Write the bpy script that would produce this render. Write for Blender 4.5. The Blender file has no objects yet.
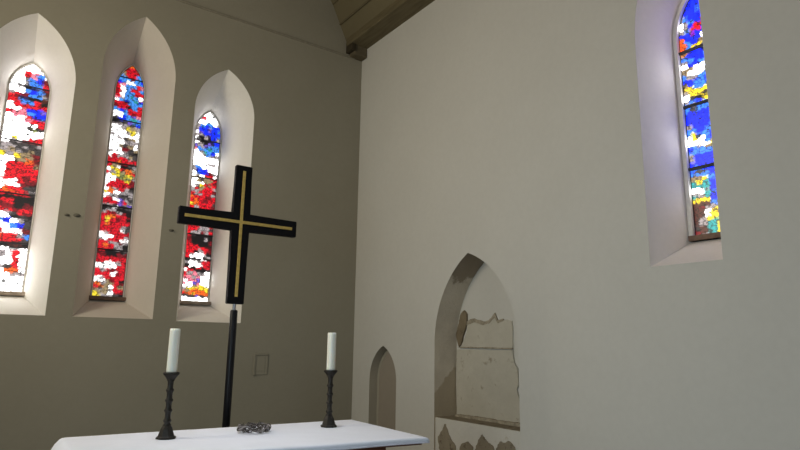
import bpy, bmesh, math, random
from mathutils import Vector, Matrix, noise
random.seed(7)
S = bpy.context.scene
COL = S.collection

# ------------------------------------------------------------------ room measures (metres)
YL = 6.2          # plane of wall_left (the wall with three lancets), runs along x
XR = 3.7575       # plane of wall_right (the wall with the niche), runs along y
XW, YB = -1.56, -5.0
PLATE_Z = 5.26
CX = 1.10

# ------------------------------------------------------------------ object helpers
def link(name, me, mat=None, parent=None):
    o = bpy.data.objects.new(name, me)
    COL.objects.link(o)
    if mat is not None and hasattr(me, 'materials'):
        me.materials.append(mat)
    if parent is not None:
        o.parent = parent
    return o

def obj(name, bm, mat=None, parent=None, smooth=False, loc=None):
    me = bpy.data.meshes.new(name)
    bmesh.ops.recalc_face_normals(bm, faces=bm.faces[:]) if smooth != 'keep' else None
    bm.to_mesh(me); bm.free()
    if smooth is True:
        for p in me.polygons: p.use_smooth = True
    o = link(name, me, mat, parent)
    if loc is not None: o.location = loc
    return o

def tag(o, label=None, cat=None, group=None, kind=None):
    if label: o['label'] = label
    if cat: o['category'] = cat
    if group: o['group'] = group
    if kind: o['kind'] = kind
    return o

def empty(name, loc=(0, 0, 0), rz=0.0):
    o = bpy.data.objects.new(name, None)
    COL.objects.link(o)
    o.empty_display_size = 0.1
    o.location = loc; o.rotation_euler = (0, 0, rz)
    return o

def copy_tree(o, parent=None):
    c = o.copy(); COL.objects.link(c)
    if parent is not None: c.parent = parent
    for ch in list(o.children): copy_tree(ch, c)
    return c

def box(bm, x0, x1, y0, y1, z0, z1, bev=0.0, seg=2):
    vs = [bm.verts.new(p) for p in ((x0,y0,z0),(x1,y0,z0),(x1,y1,z0),(x0,y1,z0),(x0,y0,z1),(x1,y0,z1),(x1,y1,z1),(x0,y1,z1))]
    fs = [bm.faces.new([vs[i] for i in q]) for q in ((0,3,2,1),(4,5,6,7),(0,1,5,4),(1,2,6,5),(2,3,7,6),(3,0,4,7))]
    if bev > 0:
        es = list({e for f in fs for e in f.edges})
        bmesh.ops.bevel(bm, geom=es, offset=bev, segments=seg, affect='EDGES', profile=0.5)
    return bm

def lathe(bm, prof, n=32, cx=0, cy=0):
    rings = []
    for r, z in prof:
        if r < 1e-6:
            rings.append([bm.verts.new((cx, cy, z))])
        else:
            rings.append([bm.verts.new((cx + r*math.cos(2*math.pi*i/n), cy + r*math.sin(2*math.pi*i/n), z)) for i in range(n)])
    for a, b in zip(rings, rings[1:]):
        for i in range(n):
            j = (i+1) % n
            if len(a) == 1 and len(b) == 1: continue
            if len(a) == 1: bm.faces.new((a[0], b[i], b[j]))
            elif len(b) == 1: bm.faces.new((a[i], a[j], b[0]))
            else: bm.faces.new((a[i], a[j], b[j], b[i]))
    return bm

def tube(bm, pts, rad, n=6, closed=False):
    pts = [Vector(p) for p in pts]; rings = []; N = len(pts)
    for i, p in enumerate(pts):
        if closed: t = pts[(i+1) % N] - pts[(i-1) % N]
        else: t = pts[min(i+1, N-1)] - pts[max(i-1, 0)]
        t.normalize()
        a = t.cross(Vector((0,0,1)))
        if a.length < 1e-3: a = t.cross(Vector((1,0,0)))
        a.normalize(); b = t.cross(a)
        r = rad[i] if isinstance(rad, (list, tuple)) else rad
        rings.append([bm.verts.new(p + a*(r*math.cos(2*math.pi*k/n)) + b*(r*math.sin(2*math.pi*k/n))) for k in range(n)])
    for i in range(N if closed else N-1):
        A, B = rings[i], rings[(i+1) % N]
        for k in range(n): bm.faces.new((A[k], A[(k+1)%n], B[(k+1)%n], B[k]))
    if not closed:
        bm.faces.new(rings[0]); bm.faces.new(rings[-1][::-1])
    return bm

# ------------------------------------------------------------------ materials
def mat_new(name):
    m = bpy.data.materials.new(name); m.use_nodes = True
    nt = m.node_tree; b = nt.nodes['Principled BSDF']
    return m, nt, b

def mix_rgb(nt, fac, a, b, mode='MIX'):
    n = nt.nodes.new('ShaderNodeMix'); n.data_type = 'RGBA'; n.blend_type = mode
    for sock, v in ((n.inputs[0], fac), (n.inputs[6], a), (n.inputs[7], b)):
        if hasattr(v, 'is_linked') or hasattr(v, 'links'): nt.links.new(v, sock)
        else: sock.default_value = v if not isinstance(v, tuple) else (*v, 1) if len(v) == 3 else v
    return n.outputs[2]

def noise_tex(nt, scale, detail=4, rough=0.55, vec=None, stretch=None):
    t = nt.nodes.new('ShaderNodeTexNoise'); t.inputs['Scale'].default_value = scale
    t.inputs['Detail'].default_value = detail; t.inputs['Roughness'].default_value = rough
    if vec is None:
        g = nt.nodes.new('ShaderNodeTexCoord'); vec = g.outputs['Object']
    if stretch:
        mp = nt.nodes.new('ShaderNodeMapping'); mp.inputs['Scale'].default_value = stretch
        nt.links.new(vec, mp.inputs[0]); vec = mp.outputs[0]
    nt.links.new(vec, t.inputs['Vector'])
    return t.outputs['Fac']

def ramp(nt, fac, stops):
    r = nt.nodes.new('ShaderNodeValToRGB'); e = r.color_ramp.elements
    while len(e) < len(stops): e.new(0.5)
    for k, (p, c) in enumerate(stops):
        e[k].position = p; e[k].color = (*c, 1) if len(c) == 3 else c
    nt.links.new(fac, r.inputs[0])
    return r.outputs[0]

def bump(nt, b, fac, strength, dist=0.02):
    n = nt.nodes.new('ShaderNodeBump'); n.inputs['Strength'].default_value = strength
    n.inputs['Distance'].default_value = dist
    nt.links.new(fac, n.inputs['Height']); nt.links.new(n.outputs[0], b.inputs['Normal'])

def plaster(name, c1, c2, scale=0.9, bstr=0.25, rough=0.9, fine=22, spots=None):
    m, nt, b = mat_new(name)
    big = noise_tex(nt, scale, 5, 0.6)
    col = ramp(nt, big, [(0.3, c1), (0.7, c2)])
    sm = noise_tex(nt, fine, 3)
    col = mix_rgb(nt, 0.12, col, ramp(nt, sm, [(0.3, (0.8,0.8,0.8)), (0.7, (1.05,1.05,1.05))]), 'MULTIPLY')
    if spots:
        sp = ramp(nt, noise_tex(nt, spots[1], 6, 0.65), [(spots[2], (0,0,0)), (spots[2]+0.06, (1,1,1))])
        col = mix_rgb(nt, sp, col, spots[0])
    nt.links.new(col, b.inputs['Base Color'])
    b.inputs['Roughness'].default_value = rough
    b.inputs['Specular IOR Level'].default_value = 0.15
    bump(nt, b, noise_tex(nt, 3.5, 3, 0.5), bstr*0.4, 0.02)
    return m

def simple(name, c, rough=0.5, metal=0.0, var=0.15, scale=30, spec=0.5, bstr=0.0, stretch=None):
    m, nt, b = mat_new(name)
    f = noise_tex(nt, scale, 4, 0.6, stretch=stretch)
    lo = tuple(x*(1-var) for x in c); hi = tuple(min(1, x*(1+var)) for x in c)
    nt.links.new(ramp(nt, f, [(0.3, lo), (0.7, hi)]), b.inputs['Base Color'])
    b.inputs['Roughness'].default_value = rough; b.inputs['Metallic'].default_value = metal
    b.inputs['Specular IOR Level'].default_value = spec
    if bstr: bump(nt, b, f, bstr, 0.01)
    return m

def glass_mat(name, strength):
    m, nt, b = mat_new(name)
    a = nt.nodes.new('ShaderNodeAttribute'); a.attribute_name = 'pane'
    b.inputs['Base Color'].default_value = (0.02, 0.02, 0.02, 1)
    b.inputs['Roughness'].default_value = 0.35
    nt.links.new(a.outputs['Color'], b.inputs['Emission Color'])
    b.inputs['Emission Strength'].default_value = strength
    return m

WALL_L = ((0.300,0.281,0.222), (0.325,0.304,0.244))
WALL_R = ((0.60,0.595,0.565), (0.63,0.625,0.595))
GAIN = {1: 14.0, 2: 3.6, 3: 10.0, 4: 26.0}
FRAME_W = {1: 0.009, 2: 0.009, 3: 0.009, 4: 0.030}
EXPOSURE = 0.0
LIGHTS = [
 ('side_window_light', (XW + 0.05, 3.9, 3.4), (XR, 4.0, 3.0), 1.2, 2.2, 110, (1.0, 0.89, 0.69)),
 ('nave_side_fill', (XW + 0.05, 1.1, 1.4), (XR, 3.4, 0.7), 1.6, 1.4, 41, (0.66, 0.87, 1.0), 130),  # unseen cool fill added to brighten the lower side wall
 ('nave_light', (0.8, YB + 0.3, 3.5), (1.1, 3.0, 2.0), 3.5, 3.0, 34, (0.95, 0.97, 1.0)),
 ('altar_fill_light', (1.2, 3.0, 5.6), (1.2, 3.0, 1.0), 0.5, 0.5, 5, (0.86, 0.92, 1.0), 40),  # unseen lamp added above the altar to lift the cloth
]

M = {}
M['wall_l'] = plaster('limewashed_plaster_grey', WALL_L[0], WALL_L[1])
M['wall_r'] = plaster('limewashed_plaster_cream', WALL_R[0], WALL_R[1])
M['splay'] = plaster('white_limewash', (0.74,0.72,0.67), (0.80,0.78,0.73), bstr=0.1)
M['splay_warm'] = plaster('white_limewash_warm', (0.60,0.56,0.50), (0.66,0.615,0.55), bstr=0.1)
M['ceil'] = plaster('ceiling_boards', (0.145,0.125,0.075), (0.175,0.15,0.092), scale=0.6, bstr=0.1, rough=0.8)
M['timber'] = simple('roof_timber', (0.135,0.112,0.065), 0.75, var=0.25, scale=5, spec=0.2, stretch=(6,0.6,6))
M['timber_dark'] = simple('dark_timber', (0.045,0.036,0.022), 0.8, var=0.3, scale=8, spec=0.2)
M['floor'] = plaster('flagstone_floor', (0.20,0.18,0.15), (0.28,0.26,0.22), scale=1.5, bstr=0.2, rough=0.6)
M['stone_frame'] = simple('pale_stone_frame', (0.80,0.77,0.73), 0.85, var=0.08, scale=20, spec=0.2)
M['lead'] = simple('lead_bar', (0.03,0.03,0.035), 0.6, var=0.2)
M['sill_wood'] = simple('brown_sill_wood', (0.17,0.105,0.075), 0.6, var=0.3, scale=14, spec=0.3)
M['sill_pale'] = simple('pale_brown_sill_wood', (0.36,0.29,0.23), 0.6, var=0.2, scale=14, spec=0.3)
M['black'] = simple('black_lacquer', (0.004,0.004,0.005), 0.5, var=0.2, spec=0.15)
M['gold'] = simple('gold_inlay', (0.62,0.43,0.11), 0.45, metal=0.35, var=0.2, scale=40)
M['steel'] = simple('dull_steel', (0.30,0.30,0.32), 0.4, metal=0.8, var=0.1)
M['pole'] = simple('black_painted_pole', (0.006,0.006,0.008), 0.35, var=0.2, spec=0.25)
M['bronze'] = simple('dark_bronze', (0.014,0.011,0.008), 0.5, metal=0.0, var=0.35, scale=60, spec=0.3)
M['wick'] = simple('charred_wick', (0.02,0.018,0.015), 0.9)
M['twig_dark'] = simple('dark_thorn_twig', (0.05,0.042,0.038), 0.8, var=0.5, scale=80)
M['twig_pale'] = simple('grey_thorn_twig', (0.25,0.22,0.21), 0.8, var=0.4, scale=80)
M['altar_wood'] = simple('red_brown_wood', (0.10,0.030,0.015), 0.45, var=0.4, scale=4, stretch=(1,8,8))
M['iron'] = simple('rusty_iron', (0.05,0.045,0.04), 0.8, var=0.3)

def wax():
    m, nt, b = mat_new('ivory_wax')
    b.inputs['Base Color'].default_value = (0.80,0.79,0.70,1)
    b.inputs['Roughness'].default_value = 0.45
    b.inputs['Subsurface Weight'].default_value = 0.25
    b.inputs['Subsurface Radius'].default_value = (0.02,0.015,0.01)
    b.inputs['Subsurface Scale'].default_value = 0.5
    return m
M['wax'] = wax()

def linen():
    m, nt, b = mat_new('white_linen')
    f = noise_tex(nt, 5, 5, 0.6)
    nt.links.new(ramp(nt, f, [(0.3, (0.69,0.70,0.765)), (0.7, (0.74,0.75,0.815))]), b.inputs['Base Color'])
    b.inputs['Roughness'].default_value = 0.9; b.inputs['Specular IOR Level'].default_value = 0.1
    b.inputs['Sheen Weight'].default_value = 0.2
    bump(nt, b, noise_tex(nt, 260, 2), 0.15, 0.002)
    return m
M['linen'] = linen()
M['linen_hem'] = simple('grey_linen_hem', (0.50,0.50,0.56), 0.9, var=0.1, scale=120, spec=0.1)

# ------------------------------------------------------------------ pointed arch outlines
def arc_half(h, spring, apex, n):
    """left half of a two-centred arch from (-h, spring) up to (0, apex)"""
    r = apex - spring; R = (h*h + r*r) / (2*h)
    a1 = math.asin(min(1, r / R)) if R >= h else math.pi - math.asin(min(1, r / R))
    out = []
    for k in range(n + 1):
        a = a1 * k / n
        out.append((-h + R - R*math.cos(a), spring + R*math.sin(a)))
    out[-1] = (0.0, apex)
    return out

def outline(c, h, bottom, spring, apex, n=18, ao=0.0):
    L = arc_half(h + ao, spring, apex, n); Q = arc_half(h - ao, spring, apex, n)
    left = [(c - h, bottom)] + [(c + ao + u, z) for u, z in L]
    right = [(c + ao - u, z) for u, z in reversed(Q[:-1])] + [(c + h, bottom)]
    return left + right

def half_width(h, spring, apex, z):
    if z <= spring: return h
    r = apex - spring; R = (h*h + r*r) / (2*h)
    d = z - spring
    if d >= r: return 0.0
    return max(0.0, math.sqrt(max(0, R*R - d*d)) - (R - h))

def wall_mesh(P, u0, u1, z0, top, holes, depth_dir):
    """flat wall with pointed openings; top(u) gives the upper edge"""
    bm = bmesh.new()
    def face(pts):
        vs = [bm.verts.new(P(u, z, 0)) for u, z in pts]
        bm.faces.new(vs)
    holes = sorted(holes, key=lambda q: q['c'])
    u = u0
    for q in holes:
        c, h = q['c'], q['h']; l, r = c - h, c + h
        face(top_strip(u, l, z0, top))
        if q['bottom'] > z0: face([(l, z0), (r, z0), (r, q['bottom']), (l, q['bottom'])])
        ao = q.get('ao', 0.0); ca = c + ao
        L = arc_half(h + ao, q['spring'], q['apex'], q.get('n', 18)); Q = arc_half(h - ao, q['spring'], q['apex'], q.get('n', 18))
        face([(l, q['spring'])] + [(ca + a, z) for a, z in L[1:]] + [(ca, top(ca)), (l, top(l))])
        face([(ca, q['apex'])] + [(ca - a, z) for a, z in reversed(Q[:-1])] + [(r, top(r)), (ca, top(ca))])
        u = r
    face(top_strip(u, u1, z0, top))
    bmesh.ops.remove_doubles(bm, verts=bm.verts[:], dist=1e-4)
    bmesh.ops.triangulate(bm, faces=[f for f in bm.faces if len(f.verts) > 4], ngon_method='EAR_CLIP')
    return bm

def top_strip(a, b, z0, top):
    n = max(1, int((b - a) / 0.12)) if abs(top(a) - top(b)) > 1e-6 or abs(top((a+b)/2) - top(a)) > 1e-6 else 1
    return [(a, z0), (b, z0)] + [(b + (a - b)*k/n, top(b + (a - b)*k/n)) for k in range(n + 1)]

def loft(P, A, B, dA, dB):
    bm = bmesh.new()
    a = [bm.verts.new(P(u, z, dA)) for u, z in A]; b = [bm.verts.new(P(u, z, dB)) for u, z in B]
    n = len(a)
    for i in range(n):
        j = (i+1) % n
        bm.faces.new((a[i], a[j], b[j], b[i]))
    return bm

PL = lambda u, z, d: (u, YL + d, z)
PR = lambda u, z, d: (XR + d, u, z)
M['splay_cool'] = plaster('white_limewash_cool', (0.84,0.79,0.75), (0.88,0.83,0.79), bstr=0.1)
M['timber_mid'] = simple('corbel_timber', (0.12,0.10,0.065), 0.8, var=0.2, scale=8, spec=0.2)
M['ceil_line'] = simple('ceiling_batten', (0.125,0.107,0.066), 0.85, var=0.15, scale=5, spec=0.1)
M['string'] = simple('shadowed_moulding', (0.245,0.225,0.175), 0.9, var=0.1)  # moulding colour darkened to paint its shadow line
M['hole_shade2'] = simple('grey_brown_mortar_and_shade', (0.36,0.32,0.25), 0.95, var=0.3, scale=25, spec=0.1)  # mortar colour, also used for the painted ledge shadow
M['plaque'] = plaster('plaque_face', tuple(x*1.0 for x in WALL_L[0]), tuple(x*1.05 for x in WALL_L[1]))
M['plaque_dark'] = plaster('plaque_shade_and_lines', tuple(x*0.86 for x in WALL_L[0]), tuple(x*0.91 for x in WALL_L[1]))
M['iron_dull'] = simple('dull_iron', tuple(x*0.5 for x in WALL_L[0]), 0.9, var=0.2)
for k in (1, 2, 3, 4): M['glass%d' % k] = glass_mat('stained_glass_%d' % k, 1.0)

# ------------------------------------------------------------------ openings
WIN = {
 1: dict(c=0.155, h=0.380, bottom=1.70, spring=3.90, apex=4.53, gc=0.190, gh=0.172, gb=1.925, gs=3.93, ga=4.215, d=0.50, gain=GAIN[1]),
 2: dict(c=1.100, h=0.350, bottom=1.70, spring=4.20, apex=4.83, gc=1.105, gh=0.145, gb=1.925, gs=4.16, ga=4.475, d=0.50, gain=GAIN[2]),
 3: dict(c=2.010, h=0.335, bottom=1.69, spring=3.97, apex=4.50, gc=1.988, gh=0.145, gb=1.925, gs=3.87, ga=4.150, d=0.50, gain=GAIN[3]),
 4: dict(c=2.056, h=0.245, bottom=2.045, spring=3.72, apex=4.50, gc=2.050, gh=0.130, gb=2.285, gs=3.80, ga=4.14, d=0.40, gain=GAIN[4]),
}
NICHE_TALL = dict(c=4.105, h=0.558, bottom=0.40, spring=1.50, apex=2.356, ao=0.06, n=24)
NICHE_SMALL = dict(c=5.570, h=0.262, bottom=0.48, spring=1.10, apex=1.475, n=24)

# ------------------------------------------------------------------ room shell
PROF = [(3.54, PLATE_Z+0.02), (3.29, 5.79), (2.86, 6.36), (2.30, 6.76), (1.70, 6.98), (CX, 7.05)]
PROF = PROF + [(2*CX - x, z) for x, z in reversed(PROF[:-1])]
def gable_top(x):
    ax = abs(x - CX)
    if ax > 3.54 - CX: return PLATE_Z + 0.02
    H = [(p[0] - CX, p[1]) for p in PROF[:6]]
    for (a, za), (b, zb) in zip(H, H[1:]):
        if b <= ax <= a: return za + (zb - za) * (a - ax) / (a - b) + 0.03
    return 7.08

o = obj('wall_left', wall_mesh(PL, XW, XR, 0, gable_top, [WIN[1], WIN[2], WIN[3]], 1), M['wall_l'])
tag(o, 'grey plastered end wall with three tall lancet windows', 'wall', kind='structure')
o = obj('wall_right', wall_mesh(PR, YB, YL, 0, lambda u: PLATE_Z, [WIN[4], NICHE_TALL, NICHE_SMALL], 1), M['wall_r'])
tag(o, 'cream plastered side wall with niches and one blue lancet', 'wall', kind='structure')
bm = bmesh.new()
box(bm, XW - 0.3, XW, YB, YL, 0, PLATE_Z)
tag(obj('wall_front', bm, M['wall_r']), 'plain plastered side wall facing the niches', 'wall', kind='structure')
bm = bmesh.new()
box(bm, XW - 0.3, XR + 0.3, YB - 0.3, YB, 0, 7.2)
tag(obj('wall_back', bm, M['wall_r']), 'plain plastered wall opposite the three lancets', 'wall', kind='structure')
bm = bmesh.new()
box(bm, XW - 0.3, XR + 0.3, YB - 0.3, YL + 0.05, -0.2, 0.0)
tag(obj('floor', bm, M['floor']), 'stone flagged chancel floor', 'floor', kind='structure')

# wagon ceiling: boards between rounded rafters' lines
bm = bmesh.new()
rows = []
for x, z in PROF:
    rows.append((bm.verts.new((x, YB, z)), bm.verts.new((x, YL + 0.002, z))))
for a, b in zip(rows, rows[1:]): bm.faces.new((a[0], a[1], b[1], b[0]))
ceil = tag(obj('ceiling', bm, M['ceil'], smooth='keep'), 'sloping olive brown boarded ceiling above both walls', 'ceiling', kind='structure')
for k, (x, z) in enumerate(PROF[1:-1]):
    bm = bmesh.new()
    tube(bm, [(x, YB, z), (x, YL - 0.01, z)], 0.014, 6)
    obj('batten', bm, M['ceil_line'], ceil)
for x in (3.405, 2*CX - 3.405):
    bm = bmesh.new(); tube(bm, [(x, YB, 5.54), (x, YL - 0.01, 5.54)], 0.014, 6); obj('batten', bm, M['ceil_line'], ceil)
# wall plates and the block in the corner
for s in (1, -1):
    bm = bmesh.new()
    x0, x1 = (3.50, XR + 0.02) if s > 0 else (2*CX - 3.78, 2*CX - 3.50)
    box(bm, x0, x1, YB, YL - 0.01, PLATE_Z, PLATE_Z + 0.14, 0.012)
    t = obj('trim_%d' % (1 if s > 0 else 2), bm, M['timber'])
    tag(t, 'brown timber wall plate along the top of the side wall' if s > 0 else 'brown timber wall plate on the unseen side wall', 'wall plate', kind='structure')
    bm = bmesh.new()
    box(bm, x0 + 0.06, x1 - 0.02, YL - 0.13, YL + 0.01, PLATE_Z - 0.13, PLATE_Z + 0.01, 0.012)
    cb = obj('corbel_block', bm, M['timber_mid'], t)
    bm = bmesh.new()
    box(bm, x0 + 0.01, x0 + 0.07, YL - 0.15, YL, PLATE_Z - 0.09, PLATE_Z + 0.01, 0.006)
    obj('dark_notch', bm, M['timber_dark'], cb)
bm = bmesh.new()
box(bm, XW, XR - 0.12, YL - 0.018, YL + 0.01, 5.125, 5.15, 0.006)
tag(obj('trim_3', bm, M['string']), 'thin horizontal moulding line high on the end wall', 'moulding', kind='structure')

# ------------------------------------------------------------------ stained glass
PAL = dict(W=(1,.985,.96), w=(.42,.37,.37), R=(.72,.006,.022), r=(.24,.006,.014), B=(.004,.035,.95), b=(.07,.32,.86), V=(.20,.12,.62),
           T=(.04,.42,.42), Y=(.86,.70,.04), y=(.36,.27,.15), g=(.26,.30,.10), O=(.85,.17,.02), P=(.85,.28,.36), K=(.008,.006,.007),
           k=(.07,.06,.06), D=(.02,.02,.12), M=(.11,.028,.02), t=(.16,.18,.18), o=(.55,.26,.08))
ROWS = {
1: "4.217:WWWWWW 4.131:WWRPbW 4.066:WWwbBr 4.023:WWwbbR 3.980:WwKDMr 3.948:WWbBbM 3.895:wRrbbw 3.863:RrDKKM 3.831:RRbbRK 3.789:WRRRRR 3.747:WWPBBV 3.705:RPPbBB 3.663:WPWRBb 3.631:WWWPRR 3.589:WWWWWR 3.558:WWWkgk 3.516:WWWWWW 3.444:WYWWRR 3.413:WwwrRR 3.382:wkkkkw 3.351:wwkwkk 3.320:wywkyk 3.279:YwYyyr 3.228:WWyyOr 3.188:WRRRRy 3.127:WRRRRR 3.056:WRRRrR 3.006:WWWRrr 2.976:WWWkrK 2.946:WORRkk 2.906:ROORRw 2.886:KRRRRk 2.856:rKKKKK 2.816:RRRKKK 2.767:RrrKKr 2.727:RRRrRR 2.688:wWwkRr 2.658:bWWKkK 2.629:WbBWwk 2.580:RWWbBk 2.531:RRWWWr 2.482:RORRwb 2.434:OORRRk 2.405:KkKMMK 2.357:PKkKKK 2.338:WWWWWW 2.318:WWwWRW 2.242:WWWWRW 2.185:WWwkRW 2.147:WWWOOW 2.109:WWWWww 2.071:WWWWWW",
2: "4.477:yyOOyy 4.441:yyRRyw 4.406:yORRRg 4.370:byRRbb 4.323:bbbrbb 4.299:bbWbbB 4.276:BbWWbb 4.252:RPbbRP 4.217:RWbRRb 4.170:RWbbRR 4.124:RWbTbW 4.089:PwbbbP 4.066:WbBbTB 4.042:RRKbbb 4.008:rRRKbR 3.961:bBbRRR 3.927:WWbRrR 3.892:WWBbVP 3.858:kBBbTb 3.824:KkkVbb 3.789:wwwKkB 3.766:WWwYyw 3.721:WWWwYW 3.675:wWWWWW 3.641:WWwkyW 3.608:WWWwww 3.562:WWykyW 3.517:WWWrky 3.484:wWWwkK 3.450:WRwwyk 3.417:RRRRwk 3.383:RRORRR 3.350:kkKrkk 3.328:RyWKkw 3.294:WYYROy 3.261:RwYyOR 3.228:WYYgYy 3.195:WWyggw 3.173:WWRRYr 3.140:WRRRRr 3.107:RRRRRK 3.074:WOwRwk 3.041:YOWwww 3.009:Wwwkkw 2.965:RRWVwk 2.933:RRRVRw 2.900:wwkVwV 2.878:KkWkKk 2.846:KwwKKK 2.814:wRrwrK 2.781:RRORRr 2.749:RYRrRK 2.706:RORRRR 2.674:RRRRwk 2.632:RRRRWk 2.600:WwRRRR 2.568:WWWRRw 2.536:wWRRWW 2.505:RRwwrw 2.473:RORwwK 2.431:RRRkwK 2.410:rKKKKk 2.378:RrKKrr 2.337:RRRRRR 2.284:WwWWwR 2.253:WWWWRR 2.222:RwRrRR 2.181:RRRWrR 2.139:WwRRRR 2.108:WWyrRK 2.078:OwyyRr 2.047:ROyWRy 2.016:ywywRR 1.985:YyyWRr 1.955:YYwwkK",
3: "4.146:WWWWWW 4.084:WRWWWW 4.059:wPRWWW 4.034:WWWWWW 4.010:WWbbWw 3.985:wbBbBB 3.948:wBBVBb 3.899:WVBBBB 3.862:wwBVBb 3.837:WKwKBw 3.800:wKKKDB 3.764:WwKVDB 3.739:VwVbbb 3.703:PbbTbb 3.666:WwTbBW 3.630:WWwbww 3.594:WWWWWW 3.509:WWWkww 3.485:wbWWWW 3.449:wBBVWW 3.413:WbBBrw 3.377:WwWRRW 3.353:yykyRr 3.329:WykyyR 3.294:WWWyRr 3.270:WwYRyR 3.234:wRyRRw 3.199:wwRRRr 3.163:RwwRRw 3.128:ORRRrR 3.093:RORrRR 3.046:YORRRk 3.010:RwRRRr 2.905:RRRrRR 2.801:RRRwwR 2.755:RRwwwk 2.720:RwwrwR 2.685:RkKKKK 2.651:rKKKwK 2.605:RKKKKr 2.559:RRRKKK 2.537:RRRRRr 2.502:RRKwRr 2.468:RwWWwK 2.434:RWWWkw 2.400:KkkkWK 2.378:wWWwRR 2.344:KWWWRR 2.310:RKKRKR 2.287:WRKKKk 2.254:RwPwwW 2.209:PPwPWW 2.175:WPPVWW 2.142:PWVPWW 2.108:WWyYYW 2.075:wYYOYY 2.053:OyOOOY 2.020:ROYOOO 1.998:kkkVkk 1.975:WWWWWW",
4: "4.108:bBBBbB 4.042:wBBbBB 3.992:wbBBBR 3.943:WwbBRR 3.910:WwBRRB 3.878:wbRRBW 3.845:BBRBBW 3.813:OBBBWW 3.780:ObByyB 3.748:ObYYbB 3.716:oBBBKK 3.667:bBBBbb 3.635:wbBBwb 3.603:WBBbwb 3.571:yyWWbB 3.540:yWWWwW 3.508:bwwbkW 3.476:BBBbBb 3.445:yBbbBB 3.421:YYbbbB 3.389:wYYYbb 3.358:WYYkYW 3.335:WkKYYW 3.311:wbBYYb 3.288:bwbbbB 3.257:bkbbBB 3.225:BBBBbB 3.187:BBBBbW 3.148:BBBBwb 3.117:wBBBbb 3.087:bbBbBB 3.056:bYbbBB 3.025:WYWbBB 2.995:WWWbBB 2.964:bwWWYY 2.942:BbbyYw 2.919:bbbbbW 2.889:wBBBBB 2.843:BBBBBB 2.798:bbBbbB 2.768:BkkBBB 2.746:bbbBBw 2.724:yyYbBB 2.694:TYTBBB 2.664:TTTBBB 2.634:WWwBBB 2.605:wWTbBB 2.583:TwTBBB 2.561:YYYBBB 2.531:MMMbBB 2.502:MrwwMM 2.473:MMWYMw 2.443:MMWYYW 2.414:MwYYYY 2.385:MwTTYY 2.356:kMTTYY 2.327:rMTTYY 2.298:wwwYYw 2.270:wkwTYw"}
BARS = {1: [3.97, 3.392, 2.866, 2.386], 2: [4.311, 3.824, 3.339, 2.868, 2.41], 3: [3.788, 3.341, 2.674, 2.4], 4: [3.70, 3.264, 2.783]}

def glass_mesh(k, q, P, flip):
    rows = [(float(a), b) for a, b in (it.split(':') for it in ROWS[k].split())]
    nx, nz = 48, 400
    zs = [q['gb'] + (q['ga'] - 0.004 - q['gb']) * j / nz for j in range(nz + 1)]
    bm = bmesh.new(); grid = []
    for z in zs:
        hw = half_width(q['gh'], q['gs'], q['ga'], z)
        grid.append([bm.verts.new(P(q['gc'] + hw*(2*i/nx - 1), z, q['d'])) for i in range(nx + 1)])
    for j in range(nz):
        for i in range(nx):
            bm.faces.new((grid[j][i], grid[j][i+1], grid[j+1][i+1], grid[j+1][i]))
    me = bpy.data.meshes.new('glass')
    bm.to_mesh(me); bm.free()
    at = me.color_attributes.new('pane', 'FLOAT_COLOR', 'POINT')
    seed = 17.3 * k
    SU, SZ = 4.2, 34.0                    # glass pieces: cells per half width and per metre
    def colour(u, z):
        zz = z + 0.010*noise.noise(Vector((u*2.1, z*9.0, seed)))
        uu = u + 0.16*noise.noise(Vector((u*2.0 + 9, z*11.0, seed + 5)))
        r = 0
        while r + 1 < len(rows) and rows[r+1][0] > zz: r += 1
        return PAL[rows[r][1][min(5, max(0, int((uu + 1) * 3)))]]
    data = []; cache = {}
    for z in zs:
        hw = half_width(q['gh'], q['gs'], q['ga'], z)
        for i in range(nx + 1):
            u = hw*(2*i/nx - 1) / q['gh']            # -1..1 across the full light
            if flip: u = -u
            wob = 0.25*noise.noise(Vector((u*6, z*40, seed + 1)))
            d, pts = noise.voronoi(Vector((u*SU + wob, z*SZ + 0.12*u*SU + wob, seed)), distance_metric='DISTANCE')
            key = (round(pts[0][0], 3), round(pts[0][1], 3), round(pts[0][2], 3))
            if key not in cache:
                pz = (pts[0][1] - 0.12*pts[0][0]) / SZ
                cache[key] = colour(pts[0][0] / SU, pz)
            c0 = cache[key]; c1 = colour(u, z)
            col = tuple(0.55*a + 0.45*b for a, b in zip(c0, c1))
            n2 = noise.noise(Vector((u*9, z*75, seed + 2)))
            f = 1.0 + 0.30*n2
            if n2 < -0.38: f *= 0.5
            if d[1] - d[0] < 0.075: f *= 0.22        # lead cames between the pieces
            em = [max(0.0, min(1.0, a*f)) for a in col]; wh = min(em); wh *= min(1.0, max(0.0, (wh - 0.42)/0.35))
            data += [v + (q['gain'] - 1.0)*(0.95*v*wh + 0.06*v**3) for v in em] + [1.0]
    at.data.foreach_set('color', data)
    return me

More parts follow.
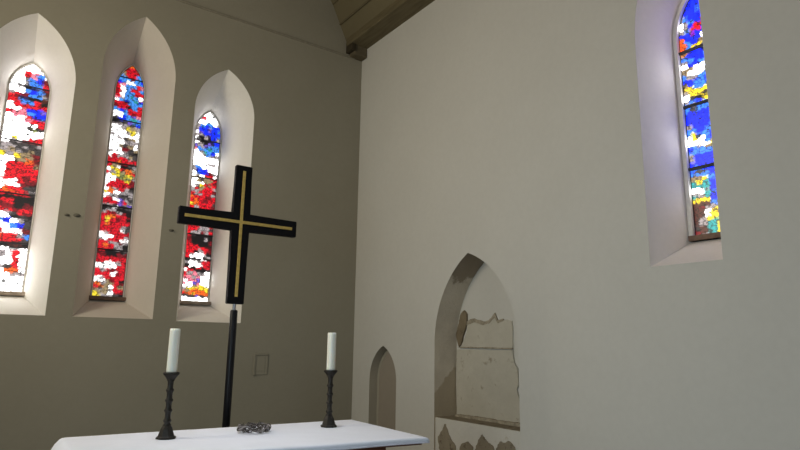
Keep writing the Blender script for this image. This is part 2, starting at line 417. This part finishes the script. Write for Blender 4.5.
WLAB = {
 1: 'leftmost lancet window, red and white glass in a bright white splay',
 2: 'middle and tallest lancet window, mostly red glass with blue at its head',
 3: 'lancet window behind the cross, blue head above red and white glass',
 4: 'single lancet window of mostly blue glass in the side wall'}
for k, q in WIN.items():
    P = PL if k < 4 else PR
    root = empty('window_%d' % k, P(q['c'], q['bottom'], 0))
    tag(root, WLAB[k], 'window', kind='structure')
    base = Vector(root.location)
    def put(name, bm_or_me, mat, parent=root, smooth=False):
        if isinstance(bm_or_me, bmesh.types.BMesh):
            bmesh.ops.translate(bm_or_me, verts=bm_or_me.verts[:], vec=-base)
            return obj(name, bm_or_me, mat, parent, smooth)
        for v in bm_or_me.vertices: v.co -= base
        return link(name, bm_or_me, mat, parent)
    sill_h = 0.035
    e = FRAME_W[k]
    A = outline(q['c'], q['h'], q['bottom'], q['spring'], q['apex'])
    B = outline(q['gc'], q['gh'] + e, q['gb'] - sill_h, q['gs'], q['ga'] + e*1.6)
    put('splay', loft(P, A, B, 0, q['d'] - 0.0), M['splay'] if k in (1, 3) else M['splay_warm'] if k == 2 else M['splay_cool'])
    # inner stone frame round the glass
    C = outline(q['gc'], q['gh'], q['gb'], q['gs'], q['ga'])
    bm = bmesh.new(); f0 = q['d'] - 0.035 if k == 4 else q['d'] - 0.014
    o1 = [bm.verts.new(P(u, z, f0)) for u, z in B]; i1 = [bm.verts.new(P(u, z, f0)) for u, z in C]
    o2 = [bm.verts.new(P(u, z, q['d'] + 0.03)) for u, z in B]; i2 = [bm.verts.new(P(u, z, q['d'] + 0.03)) for u, z in C]
    n = len(B)
    for i in range(n):
        j = (i+1) % n
        bm.faces.new((o1[i], o1[j], i1[j], i1[i])); bm.faces.new((i1[i], i1[j], i2[j], i2[i])); bm.faces.new((o1[i], o2[i], o2[j], o1[j]))
    put('frame', bm, M['stone_frame'])
    # a narrow lead line lying inside the frame
    D = outline(q['gc'], q['gh'] - 0.004, q['gb'] + 0.003, q['gs'], q['ga'] - 0.007)
    bm = bmesh.new()
    a = [bm.verts.new(P(u, z, q['d'] - 0.006)) for u, z in C]; b = [bm.verts.new(P(u, z, q['d'] - 0.006)) for u, z in D]
    a2 = [bm.verts.new(P(u, z, q['d'] + 0.002)) for u, z in C]; b2 = [bm.verts.new(P(u, z, q['d'] + 0.002)) for u, z in D]
    for i in range(n):
        j = (i+1) % n
        bm.faces.new((a[i], a[j], b[j], b[i])); bm.faces.new((b[i], b[j], b2[j], b2[i])); bm.faces.new((a[i], a2[i], a2[j], a[j]))
    put('lead_border', bm, M['lead'])
    g = put('glass', glass_mesh(k, q, P, k == 4), M['glass%d' % k])
    for z in BARS[k]:
        hw = half_width(q['gh'], q['gs'], q['ga'], z)
        bm = bmesh.new()
        tube(bm, [P(q['gc'] - hw, z, q['d'] - 0.012), P(q['gc'] + hw, z, q['d'] - 0.012)], 0.0075 if k < 4 else 0.014, 8)
        put('glazing_bar', bm, M['lead'])
    bm = bmesh.new(); x0, x1 = q['gc'] - q['gh'] - 0.03, q['gc'] + q['gh'] + 0.03
    p0, p1 = P(x0, q['gb'] - sill_h, q['d'] - 0.05), P(x1, q['gb'] + 0.004, q['d'] + 0.02)
    box(bm, min(p0[0], p1[0]), max(p0[0], p1[0]), min(p0[1], p1[1]), max(p0[1], p1[1]), p0[2], p1[2], 0.004)
    put('sill_board', bm, M['sill_pale'] if k in (1, 3) else M['sill_wood'])

# ------------------------------------------------------------------ niches in the right wall
def local(bm, base):
    bmesh.ops.translate(bm, verts=bm.verts[:], vec=-Vector(base)); return bm

def poly_slab(pts, x0, x1, bev=0.0):
    """polygon in the (y, z) plane extruded from x0 (front) to x1"""
    bm = bmesh.new()
    f = [bm.verts.new((x0, y, z)) for y, z in pts]; b = [bm.verts.new((x1, y, z)) for y, z in pts]
    bm.faces.new(f); bm.faces.new(b[::-1]); n = len(pts)
    for i in range(n): bm.faces.new((f[i], f[(i+1) % n], b[(i+1) % n], b[i]))
    if bev:
        es = [e for e in bm.edges if all(abs(v.co.x - x0) < 1e-6 for v in e.verts)]
        bmesh.ops.bevel(bm, geom=es, offset=bev, segments=2, affect='EDGES')
    return bm

def ragged(pts, step, amp, seed):
    out = []; n = len(pts)
    for i in range(n):
        a = Vector(pts[i]); b = Vector(pts[(i+1) % n]); L = (b - a).length; m = max(1, int(L / step))
        for k in range(m):
            p = a.lerp(b, k / m)
            w = noise.noise(Vector((p.x*13, p.y*13, seed))) + 0.6*noise.noise(Vector((p.x*40, p.y*40, seed + 3)))
            d = Vector((-(b - a).y, (b - a).x)).normalized()
            out.append(tuple(p + d*(amp*w)))
    return out

def stone_mat(name, c1, c2, stain, thr, sc=7):
    m, nt, b = mat_new(name)
    col = ramp(nt, noise_tex(nt, 2.2, 6, 0.65), [(0.3, c1), (0.7, c2)])
    sp = ramp(nt, noise_tex(nt, sc, 8, 0.7), [(thr, (0,0,0)), (thr + 0.10, (1,1,1))])
    col = mix_rgb(nt, sp, col, stain)
    nt.links.new(col, b.inputs['Base Color'])
    b.inputs['Roughness'].default_value = 0.92; b.inputs['Specular IOR Level'].default_value = 0.1
    bump(nt, b, noise_tex(nt, 18, 8, 0.7), 0.5, 0.02)
    return m

def reveal_mat():
    m, nt, b = mat_new('weathered_reveal_plaster')
    g = nt.nodes.new('ShaderNodeTexCoord'); s = nt.nodes.new('ShaderNodeSeparateXYZ')
    nt.links.new(g.outputs['Object'], s.inputs[0])
    nz = noise_tex(nt, 5, 6, 0.65)
    def add(a, c, op='ADD'):
        n = nt.nodes.new('ShaderNodeMath'); n.operation = op
        for i, v in enumerate((a, c)):
            if isinstance(v, (int, float)): n.inputs[i].default_value = v
            else: nt.links.new(v, n.inputs[i])
        return n.outputs[0]
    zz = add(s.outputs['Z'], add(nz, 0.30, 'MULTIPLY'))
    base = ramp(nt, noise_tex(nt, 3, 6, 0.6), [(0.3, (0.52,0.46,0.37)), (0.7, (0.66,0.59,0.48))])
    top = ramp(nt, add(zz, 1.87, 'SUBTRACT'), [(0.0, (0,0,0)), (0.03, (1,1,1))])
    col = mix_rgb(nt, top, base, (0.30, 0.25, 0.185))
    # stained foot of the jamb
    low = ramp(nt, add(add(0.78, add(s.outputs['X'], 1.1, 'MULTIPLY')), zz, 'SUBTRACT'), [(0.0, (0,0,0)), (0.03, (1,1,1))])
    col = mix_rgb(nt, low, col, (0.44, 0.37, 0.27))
    nt.links.new(col, b.inputs['Base Color'])
    b.inputs['Roughness'].default_value = 0.95; b.inputs['Specular IOR Level'].default_value = 0.05
    bump(nt, b, noise_tex(nt, 14, 8, 0.7), 0.5, 0.02)
    return m
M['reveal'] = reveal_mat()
M['block'] = stone_mat('buff_stone_block', (0.47,0.445,0.38), (0.58,0.555,0.485), (0.36,0.32,0.25), 0.60, 9)
M['ledge'] = stone_mat('patched_plaster_ledge', (0.60,0.59,0.56), (0.66,0.65,0.61), (0.42,0.35,0.25), 0.60, 5)
M['rubble'] = stone_mat('broken_brown_rubble', (0.21,0.18,0.135), (0.31,0.27,0.205), (0.13,0.105,0.075), 0.55, 14)
M['hole_shade'] = stone_mat('dark_brown_hole_shade', (0.17,0.135,0.09), (0.27,0.22,0.15), (0.08,0.065,0.045), 0.55, 16)  # dark colour standing in for the shade inside the hole
M['white_back'] = plaster('white_niche_plaster', WALL_R[0], WALL_R[1], bstr=0.15)
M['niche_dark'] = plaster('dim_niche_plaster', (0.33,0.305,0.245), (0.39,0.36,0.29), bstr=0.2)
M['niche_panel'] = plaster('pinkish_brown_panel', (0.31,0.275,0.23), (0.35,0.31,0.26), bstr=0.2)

def niche(name, q, d, label, mats):
    base = (XR, q['c'], q['bottom'])
    root = empty(name, base); tag(root, label, 'niche')
    A = outline(q['c'], q['h'], q['bottom'], q['spring'], q['apex'], 24, q.get('ao', 0))
    B = outline(q['c'], q['h'] - 0.012, q['bottom'], q['spring'], q['apex'] - 0.012, 24, q.get('ao', 0))
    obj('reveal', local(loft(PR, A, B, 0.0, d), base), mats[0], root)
    bm = bmesh.new(); bm.faces.new([bm.verts.new(PR(u, z, d)) for u, z in B])
    bmesh.ops.triangulate(bm, faces=bm.faces[:])
    obj('back_panel', local(bm, base), mats[1], root)
    return root, base

D1 = 0.28
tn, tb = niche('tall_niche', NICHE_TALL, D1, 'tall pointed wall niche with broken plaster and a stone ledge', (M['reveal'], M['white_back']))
xb = XR + D1
# stone courses exposed at the back of the niche
up = [(4.575,1.475),(4.50,1.60),(4.478,1.70),(4.38,1.735),(4.25,1.70),(4.17,1.715),(4.09,1.775),(4.05,1.715),(3.95,1.735),(3.875,1.72),(3.87,1.60),(3.865,1.475)]
b1 = obj('stone_block', local(poly_slab(ragged(up, 0.03, 0.010, 1.0), xb - 0.013, xb + 0.01, 0.006), tb), M['block'], tn)
lo = [(4.635,0.80),(4.640,1.20),(4.632,1.452),(3.862,1.458),(3.855,1.35),(3.815,1.30),(3.80,1.16),(3.835,1.12),(3.79,1.02),(3.77,0.80)]
b2 = obj('stone_block', local(poly_slab(ragged(lo, 0.03, 0.006, 4.0), xb - 0.019, xb + 0.01, 0.006), tb), M['block'], tn)
hole = [(4.638,1.60),(4.60,1.70),(4.58,1.80),(4.52,1.84),(4.478,1.80),(4.485,1.70),(4.53,1.60),(4.565,1.50),(4.60,1.48)]
obj('hole_shade_patch', local(poly_slab(ragged(hole, 0.02, 0.012, 7.0), xb - 0.022, xb + 0.01, 0.004), tb), M['hole_shade'], tn)  # flat dark slab paints the shaded hollow of the hole
seam = [(4.60,1.469),(4.60,1.481),(3.865,1.480),(3.865,1.466)]
obj('mortar_seam', local(poly_slab(ragged(seam, 0.03, 0.004, 9.0), xb - 0.0215, xb + 0.01), tb), M['hole_shade2'], tn)
edge = [(4.49,1.728),(4.38,1.756),(4.25,1.722),(4.17,1.735),(4.09,1.80),(4.05,1.735),(3.98,1.742),(3.98,1.72),(4.05,1.70),(4.09,1.755),(4.17,1.70),(4.25,1.69),(4.38,1.72),(4.49,1.69)]
obj('broken_plaster_edge', local(poly_slab(ragged(edge, 0.02, 0.008, 12.0), xb - 0.017, xb + 0.01), tb), M['hole_shade2'], tn)
# ledge across the foot of the opening
bm = bmesh.new()
box(bm, XR + 0.012, xb + 0.01, NICHE_TALL['c'] - 0.558, NICHE_TALL['c'] + 0.558, 0.40, 0.81, 0.008)
for v in bm.verts:
    w = noise.noise(Vector((v.co.y*5, v.co.z*7, 2.0))); v.co.x += 0.006*w if v.co.x < XR + 0.1 else 0
led = obj('ledge', local(bm, tb), M['ledge'], tn)
top_cover = poly_slab([(4.655,0.808),(4.655,0.8135),(3.555,0.8135),(3.555,0.808)], XR + 0.025, xb - 0.03)  # thin brown layer over the ledge top
obj('ledge_top', local(top_cover, tb), M['rubble'], tn)
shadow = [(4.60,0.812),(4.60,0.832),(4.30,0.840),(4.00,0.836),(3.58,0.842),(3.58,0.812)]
obj('ledge_shadow', local(poly_slab(ragged(shadow, 0.03, 0.006, 15.0), xb - 0.075, xb + 0.01, 0.003), tb), M['hole_shade2'], tn)  # strip paints the shadow line along the back of the ledge
pp = [[(4.60,0.41),(4.585,0.50),(4.62,0.62),(4.55,0.69),(4.515,0.775),(4.47,0.71),(4.41,0.62),(4.351,0.59),(4.365,0.53),(4.34,0.41)],
      [(4.324,0.41),(4.315,0.52),(4.282,0.606),(4.187,0.653),(4.122,0.611),(4.136,0.54),(4.14,0.41)],
      [(4.13,0.41),(4.123,0.543),(4.07,0.643),(4.004,0.744),(3.943,0.685),(3.87,0.654),(3.848,0.585),(3.85,0.41)],
      [(3.845,0.41),(3.847,0.609),(3.786,0.706),(3.728,0.698),(3.692,0.727),(3.615,0.682),(3.595,0.623),(3.60,0.41)]]
for i, p in enumerate(pp):
    bm = poly_slab(ragged(p, 0.018, 0.014, 20.0 + i), XR + 0.004, XR + 0.06, 0.006)
    obj('broken_rubble', local(bm, tb), M['rubble'], tn)

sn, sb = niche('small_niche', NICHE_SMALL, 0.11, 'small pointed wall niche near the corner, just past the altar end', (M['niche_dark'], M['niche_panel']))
# raised moulding line round the panel inside the small niche
q = NICHE_SMALL
A = outline(q['c'], q['h'] - 0.016, q['bottom'], q['spring'], q['apex'] - 0.02, 20); B = outline(q['c'], q['h'] - 0.034, q['bottom'] + 0.01, q['spring'], q['apex'] - 0.045, 20)
bm = loft(PR, A, B, 0.095, 0.109)
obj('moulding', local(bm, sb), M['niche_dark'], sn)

# ------------------------------------------------------------------ little things on wall_left
bx, bz = 2.604, 1.254
root = empty('wall_plaque', (bx, YL, bz - 0.10)); tag(root, 'small faint rectangular plaque low on the end wall beyond the altar', 'plaque')
bm = bmesh.new(); box(bm, -0.072, 0.072, -0.010, 0.004, 0.0, 0.205, 0.003); obj('plate', bm, M['plaque'], root)
bm = bmesh.new(); box(bm, -0.094, -0.064, -0.018, 0.004, -0.012, 0.20, 0.008); box(bm, -0.085, 0.070, -0.018, 0.004, 0.196, 0.222, 0.008)
obj('shade_strip', bm, M['plaque_dark'], root)  # darker strips paint the shadow at the plaque's left and top
bm = bmesh.new(); box(bm, 0.035, 0.041, -0.0125, 0, 0.02, 0.185, 0.001); box(bm, -0.06, 0.055, -0.0125, 0, 0.035, 0.040, 0.001)
obj('incised_line', bm, M['plaque_dark'], root)

fx = None
for i, (x, z, sc, lab) in enumerate(((0.606, 2.629, 0.8, 'smaller dark iron stub on the end wall between the first two lancets'),
                         (0.687, 2.636, 1.1, 'larger dark iron stub on the end wall close to the middle lancet'),
                         (1.548, 2.600, 0.9, 'dark iron stub on the end wall left of the cross arm'))):
    if fx is None:
        fx = empty('mounting_stub', (x, YL, z))
        bm = bmesh.new(); lathe(bm, [(0, 0), (0.020, 0), (0.022, 0.004), (0.016, 0.010), (0.010, 0.012), (0.010, 0.030), (0.007, 0.034), (0, 0.034)], 14)
        bmesh.ops.rotate(bm, verts=bm.verts[:], cent=(0,0,0), matrix=Matrix.Rotation(math.radians(90), 3, 'X'))
        obj('stub', bm, M['iron_dull'], fx, True)
        s = fx
    else:
        s = copy_tree(fx)
    s.location = (x, YL, z); s.scale = (1.25*sc, 1, 0.75*sc)
    tag(s, lab, 'fixing', 'iron stubs on the end wall')

# ------------------------------------------------------------------ altar, cloth
ALT = empty('altar', (1.245, 3.04, 0), math.radians(-2.6))
tag(ALT, 'red-brown wooden altar mostly hidden under a white cloth', 'altar')
TZ = 1.012
bm = bmesh.new(); box(bm, -0.80, 0.80, -0.395, 0.385, TZ - 0.034, TZ, 0.006)
for v in bm.verts: v.co.y += 0.085*max(0.0, 0.82 - v.co.x) * max(0.0, min(1.0, (0.30 - v.co.y) / 0.72))
obj('tabletop', bm, M['altar_wood'], ALT)
bm = bmesh.new()
box(bm, -0.60, 0.60, -0.37, 0.30, TZ - 0.17, TZ - 0.034, 0.006)
for v in bm.verts: v.co.y += 0.085*max(0.0, 0.82 - v.co.x) * max(0.0, min(1.0, (0.30 - v.co.y) / 0.72))
obj('apron', bm, M['altar_wood'], ALT)
for sx in (-1, 1):
    for sy in (-1, 1):
        bm = bmesh.new(); x, y = sx*0.545, sy*0.25
        lathe(bm, [(0, 0.08), (0.055, 0.08), (0.06, 0.12), (0.045, 0.16), (0.042, 0.45), (0.045, 0.72), (0.06, 0.78), (0.06, TZ - 0.17), (0, TZ - 0.17)], 20, x, y)
        obj('leg', bm, M['altar_wood'], ALT)
bm = bmesh.new(); box(bm, -0.66, 0.66, -0.34, 0.34, 0, 0.08, 0.01); obj('plinth', bm, M['altar_wood'], ALT)

def taper(u, v):
    return 0.085*max(0.0, 0.82 - u) * max(0.0, min(1.0, (0.30 - v) / 0.72))

def cloth_mesh():
    """one sheet: flat top, short drop at front and back, the left end flaring out"""
    us = [-0.872, -0.864, -0.850, -0.834, -0.822, -0.812] + [-0.80 + 1.6*i/30 for i in range(31)] + [0.812, 0.820, 0.823, 0.824]
    vs = [-0.424, -0.4235, -0.422, -0.417] + [-0.40 + 0.80*j/16 for j in range(17)] + [0.408, 0.414, 0.416]
    bm = bmesh.new(); g = []
    drop_l = {-0.872: 0.082, -0.864: 0.056, -0.850: 0.030, -0.834: 0.010, -0.822: 0.003, -0.812: 0.0005}
    for v in vs:
        row = []
        for u in us:
            z = 1.020 + 0.0012*noise.noise(Vector((u*5, v*5, 1)))
            dz = 0
            if u in drop_l: dz = drop_l[u]
            if u > 0.805: dz = max(dz, {0.812: 0.003, 0.820: 0.010, 0.823: 0.018, 0.824: 0.027}[u])
            if v < -0.405: dz = max(dz, {-0.417: 0.0015, -0.422: 0.005, -0.4235: 0.012, -0.424: 0.027}[v] + 0.002*math.sin(u*7))
            if v > 0.405: dz = max(dz, {0.408: 0.003, 0.414: 0.012, 0.416: 0.030}[v])
            row.append(bm.verts.new((u, v + taper(u, v), z - dz)))
        g.append(row)
    for a, b in zip(g, g[1:]):
        for i in range(len(us) - 1): bm.faces.new((a[i], a[i+1], b[i+1], b[i]))
    return bm
CL = empty('altar_cloth', (1.245, 3.04, 0), math.radians(-2.6)); tag(CL, 'plain white linen cloth spread over the altar top', 'altar cloth')
c = obj('cloth', cloth_mesh(), M['linen'], CL, True)
sm = c.modifiers.new('thick', 'SOLIDIFY'); sm.thickness = 0.003; sm.offset = -1
bm = bmesh.new()
tube(bm, [(-0.80 + 1.6*i/40, -0.4265 + taper(-0.80 + 1.6*i/40, -0.4265), 0.9925 - 0.002*math.sin((-0.80 + 1.6*i/40)*7)) for i in range(41)] + [(0.822, -0.424, 0.993), (0.8265, -0.41, 0.993)] + [(0.8265, -0.40 + 0.8*i/20, 0.993) for i in range(21)], 0.0035, 6)
obj('hem', bm, M['linen_hem'], CL)
bm = bmesh.new()
tube(bm, [(-0.8735, v + taper(-0.8735, v), 0.9385) for v in [-0.42 + 0.83*i/20 for i in range(21)]], 0.0035, 6)
obj('hem', bm, M['linen_hem'], CL)

# ------------------------------------------------------------------ candlesticks and candles
def candlestick(x, y, label):
    root = empty('candlestick', (x, y, 1.0215)); tag(root, label, 'candlestick', 'dark candlesticks on the altar')
    bm = bmesh.new()
    lathe(bm, [(0, 0), (0.049, 0), (0.050, 0.004), (0.048, 0.009), (0.040, 0.013), (0.037, 0.024), (0.033, 0.034), (0.030, 0.046), (0.023, 0.058), (0.018, 0.066), (0, 0.066)], 8)
    bmesh.ops.bevel(bm, geom=bm.edges[:], offset=0.0012, segments=1, affect='EDGES')
    obj('foot', bm, M['bronze'], root)
    prof = [(0, 0.064), (0.021, 0.064), (0.016, 0.070)]
    for k in range(4):
        z = 0.085 + k*0.049
        prof += [(0.0145, z - 0.010), (0.0185, z - 0.004), (0.0195, z), (0.0185, z + 0.004), (0.0145, z + 0.010), (0.0135, z + 0.024)]
    prof += [(0.0150, 0.275), (0.020, 0.284), (0, 0.284)]
    bm = bmesh.new(); lathe(bm, prof, 20); obj('stem', bm, M['bronze'], root, True)
    bm = bmesh.new()
    lathe(bm, [(0, 0.282), (0.018, 0.282), (0.024, 0.292), (0.033, 0.304), (0.039, 0.310), (0.040, 0.316), (0.037, 0.321), (0.030, 0.319), (0, 0.319)], 28)
    obj('drip_pan', bm, M['bronze'], root, True)
    return root
A_ = candlestick(0.862, 3.19, 'dark bronze candlestick at the left end of the altar, left of the cross')
B_ = copy_tree(A_); B_.location = (1.770, 3.172, 1.0215); B_['label'] = 'dark bronze candlestick at the right end of the altar, by the small niche'
def candle(x, y, z, label):
    root = empty('candle', (x, y, z)); tag(root, label, 'candle', 'ivory candles')
    bm = bmesh.new(); lathe(bm, [(0, 0), (0.0255, 0), (0.0258, 0.01), (0.0256, 0.20), (0.0250, 0.214), (0.0225, 0.218), (0.008, 0.214), (0, 0.213)], 28)
    obj('wax', bm, M['wax'], root, True)
    bm = bmesh.new(); tube(bm, [(0, 0, 0.210), (0.0005, 0, 0.218), (0.002, 0, 0.224)], 0.0013, 6); obj('wick', bm, M['wick'], root)
    return root
cA = candle(0.862, 3.19, 1.0215 + 0.3195, 'ivory pillar candle on the left candlestick')
cB = copy_tree(cA); cB.location = (1.770, 3.172, 1.0215 + 0.3195); cB['label'] = 'ivory pillar candle on the right candlestick, near the corner of the room'

# ------------------------------------------------------------------ thorn wreath
TW = empty('thorn_wreath', (1.322, 3.195, 1.0215), 0.2); tag(TW, 'small wreath of tangled thorny twigs lying on the altar cloth', 'wreath')
rnd = random.Random(5)
for k in range(14):
    ph = rnd.uniform(0, 6.28); wr = rnd.uniform(0.005, 0.014); turns = rnd.choice((3, 4, 5, 7)); R0 = rnd.uniform(0.058, 0.080); z0 = rnd.uniform(0.010, 0.030)
    N = 72; pts = []
    for i in range(N):
        a = 2*math.pi*i/N
        pts.append(((R0 + wr*math.cos(turns*a + ph))*math.cos(a), (R0 + wr*math.cos(turns*a + ph))*math.sin(a), z0 + min(wr, z0 - 0.003)*math.sin(turns*a + ph)))
    bm = bmesh.new(); tube(bm, pts, 0.0017 if k % 3 else 0.0023, 6, True)
    tw = obj('twig', bm, M['twig_dark'] if k % 3 else M['twig_pale'], TW)
    bm = bmesh.new()
    for _ in range(7):
        i = rnd.randrange(N); p = Vector(pts[i])
        d = Vector((rnd.uniform(-1, 1), rnd.uniform(-1, 1), rnd.uniform(-0.2, 1))).normalized() * rnd.uniform(0.012, 0.022)
        e = p + d
        if e.z < 0.002: e.z = 0.002
        tube(bm, [p, p.lerp(e, 0.6), e], [0.0016, 0.0011, 0.0002], 5)
    obj('thorn', bm, M['twig_dark'], tw)['kind'] = 'stuff'

# ------------------------------------------------------------------ standing cross
CR = empty('standing_cross', (1.387, 3.80, 0)); tag(CR, 'tall black cross with gold inlay lines on a slim pole behind the altar', 'cross')
cz, hl, hw_, th = 2.281, 0.405, 0.056, 0.020
bm = bmesh.new()
pts = [(-hw_, 1.738), (hw_, 1.738), (hw_, cz - hw_), (hl, cz - hw_), (hl, cz + hw_), (hw_, cz + hw_), (hw_, 2.672), (-hw_, 2.672), (-hw_, cz + hw_), (-hl, cz + hw_), (-hl, cz - hw_), (-hw_, cz - hw_)]
f = [bm.verts.new((x, -th, z)) for x, z in pts]; b = [bm.verts.new((x, th, z)) for x, z in pts]
bm.faces.new(f); bm.faces.new(b[::-1])
for i in range(12): bm.faces.new((f[i], f[(i+1) % 12], b[(i+1) % 12], b[i]))
bmesh.ops.bevel(bm, geom=bm.edges[:], offset=0.004, segments=2, affect='EDGES')
cx_ = obj('cross_beams', bm, M['black'], CR)
bm = bmesh.new(); box(bm, -0.010, 0.010, -th - 0.004, -th + 0.002, 1.785, 2.635, 0.002); obj('gold_line', bm, M['gold'], cx_)
bm = bmesh.new(); box(bm, -hl + 0.035, hl - 0.035, -th - 0.0035, -th + 0.002, cz - 0.010, cz + 0.010, 0.002); obj('gold_line', bm, M['gold'], cx_)
bm = bmesh.new(); lathe(bm, [(0, 1.68), (0.011, 1.68), (0.011, 1.745), (0, 1.745)], 16); obj('socket', bm, M['steel'], CR, False)
bm = bmesh.new(); lathe(bm, [(0, 0.03), (0.024, 0.03), (0.024, 1.69), (0.020, 1.70), (0, 1.70)], 24); obj('pole', bm, M['pole'], CR, True)
bm = bmesh.new(); lathe(bm, [(0, 0), (0.16, 0), (0.16, 0.012), (0.14, 0.022), (0.04, 0.035), (0.03, 0.06), (0, 0.06)], 32); obj('base', bm, M['pole'], CR)

# ------------------------------------------------------------------ light
def area(name, loc, target, sx, sy, power, color, spread=180):
    L = bpy.data.lights.new(name, 'AREA'); L.shape = 'RECTANGLE'; L.size = sx; L.size_y = sy
    L.energy = power; L.color = color; L.spread = math.radians(spread)
    o = bpy.data.objects.new(name, L); COL.objects.link(o); o.location = loc
    o.rotation_euler = (Vector(target) - Vector(loc)).to_track_quat('-Z', 'Y').to_euler()
    return o
for L in LIGHTS: area(*L)
w = bpy.data.worlds.new('World'); S.world = w; w.use_nodes = True
bg = w.node_tree.nodes['Background']; bg.inputs[0].default_value = (0.75, 0.85, 1.0, 1); bg.inputs[1].default_value = 0.6

# ------------------------------------------------------------------ camera
cam = bpy.data.cameras.new('Camera'); co = bpy.data.objects.new('Camera', cam); COL.objects.link(co)
cam.sensor_width = 36.0; cam.lens = 593.0167 / 800 * 36.0; cam.clip_start = 0.05
Rv = Vector((0.81299684, -0.5820743, 0.01502167)); Uv = Vector((-0.12634479, -0.15116739, 0.98040064)); Fv = Vector((0.56839523, 0.79896053, 0.19644067))
mw = Matrix.Identity(4)
for i in range(3):
    mw[i][0] = Rv[i]; mw[i][1] = Uv[i]; mw[i][2] = -Fv[i]
mw.translation = Vector((0, 0, 1.5))
co.matrix_world = mw
S.camera = co
S.view_settings.view_transform = 'Standard'; S.view_settings.look = 'None'
S.view_settings.exposure = EXPOSURE; S.view_settings.gamma = 1.0
S.cycles.use_denoising = True
S.cycles.max_bounces = 10; S.cycles.diffuse_bounces = 6
S.cycles.sample_clamp_indirect = 4.0
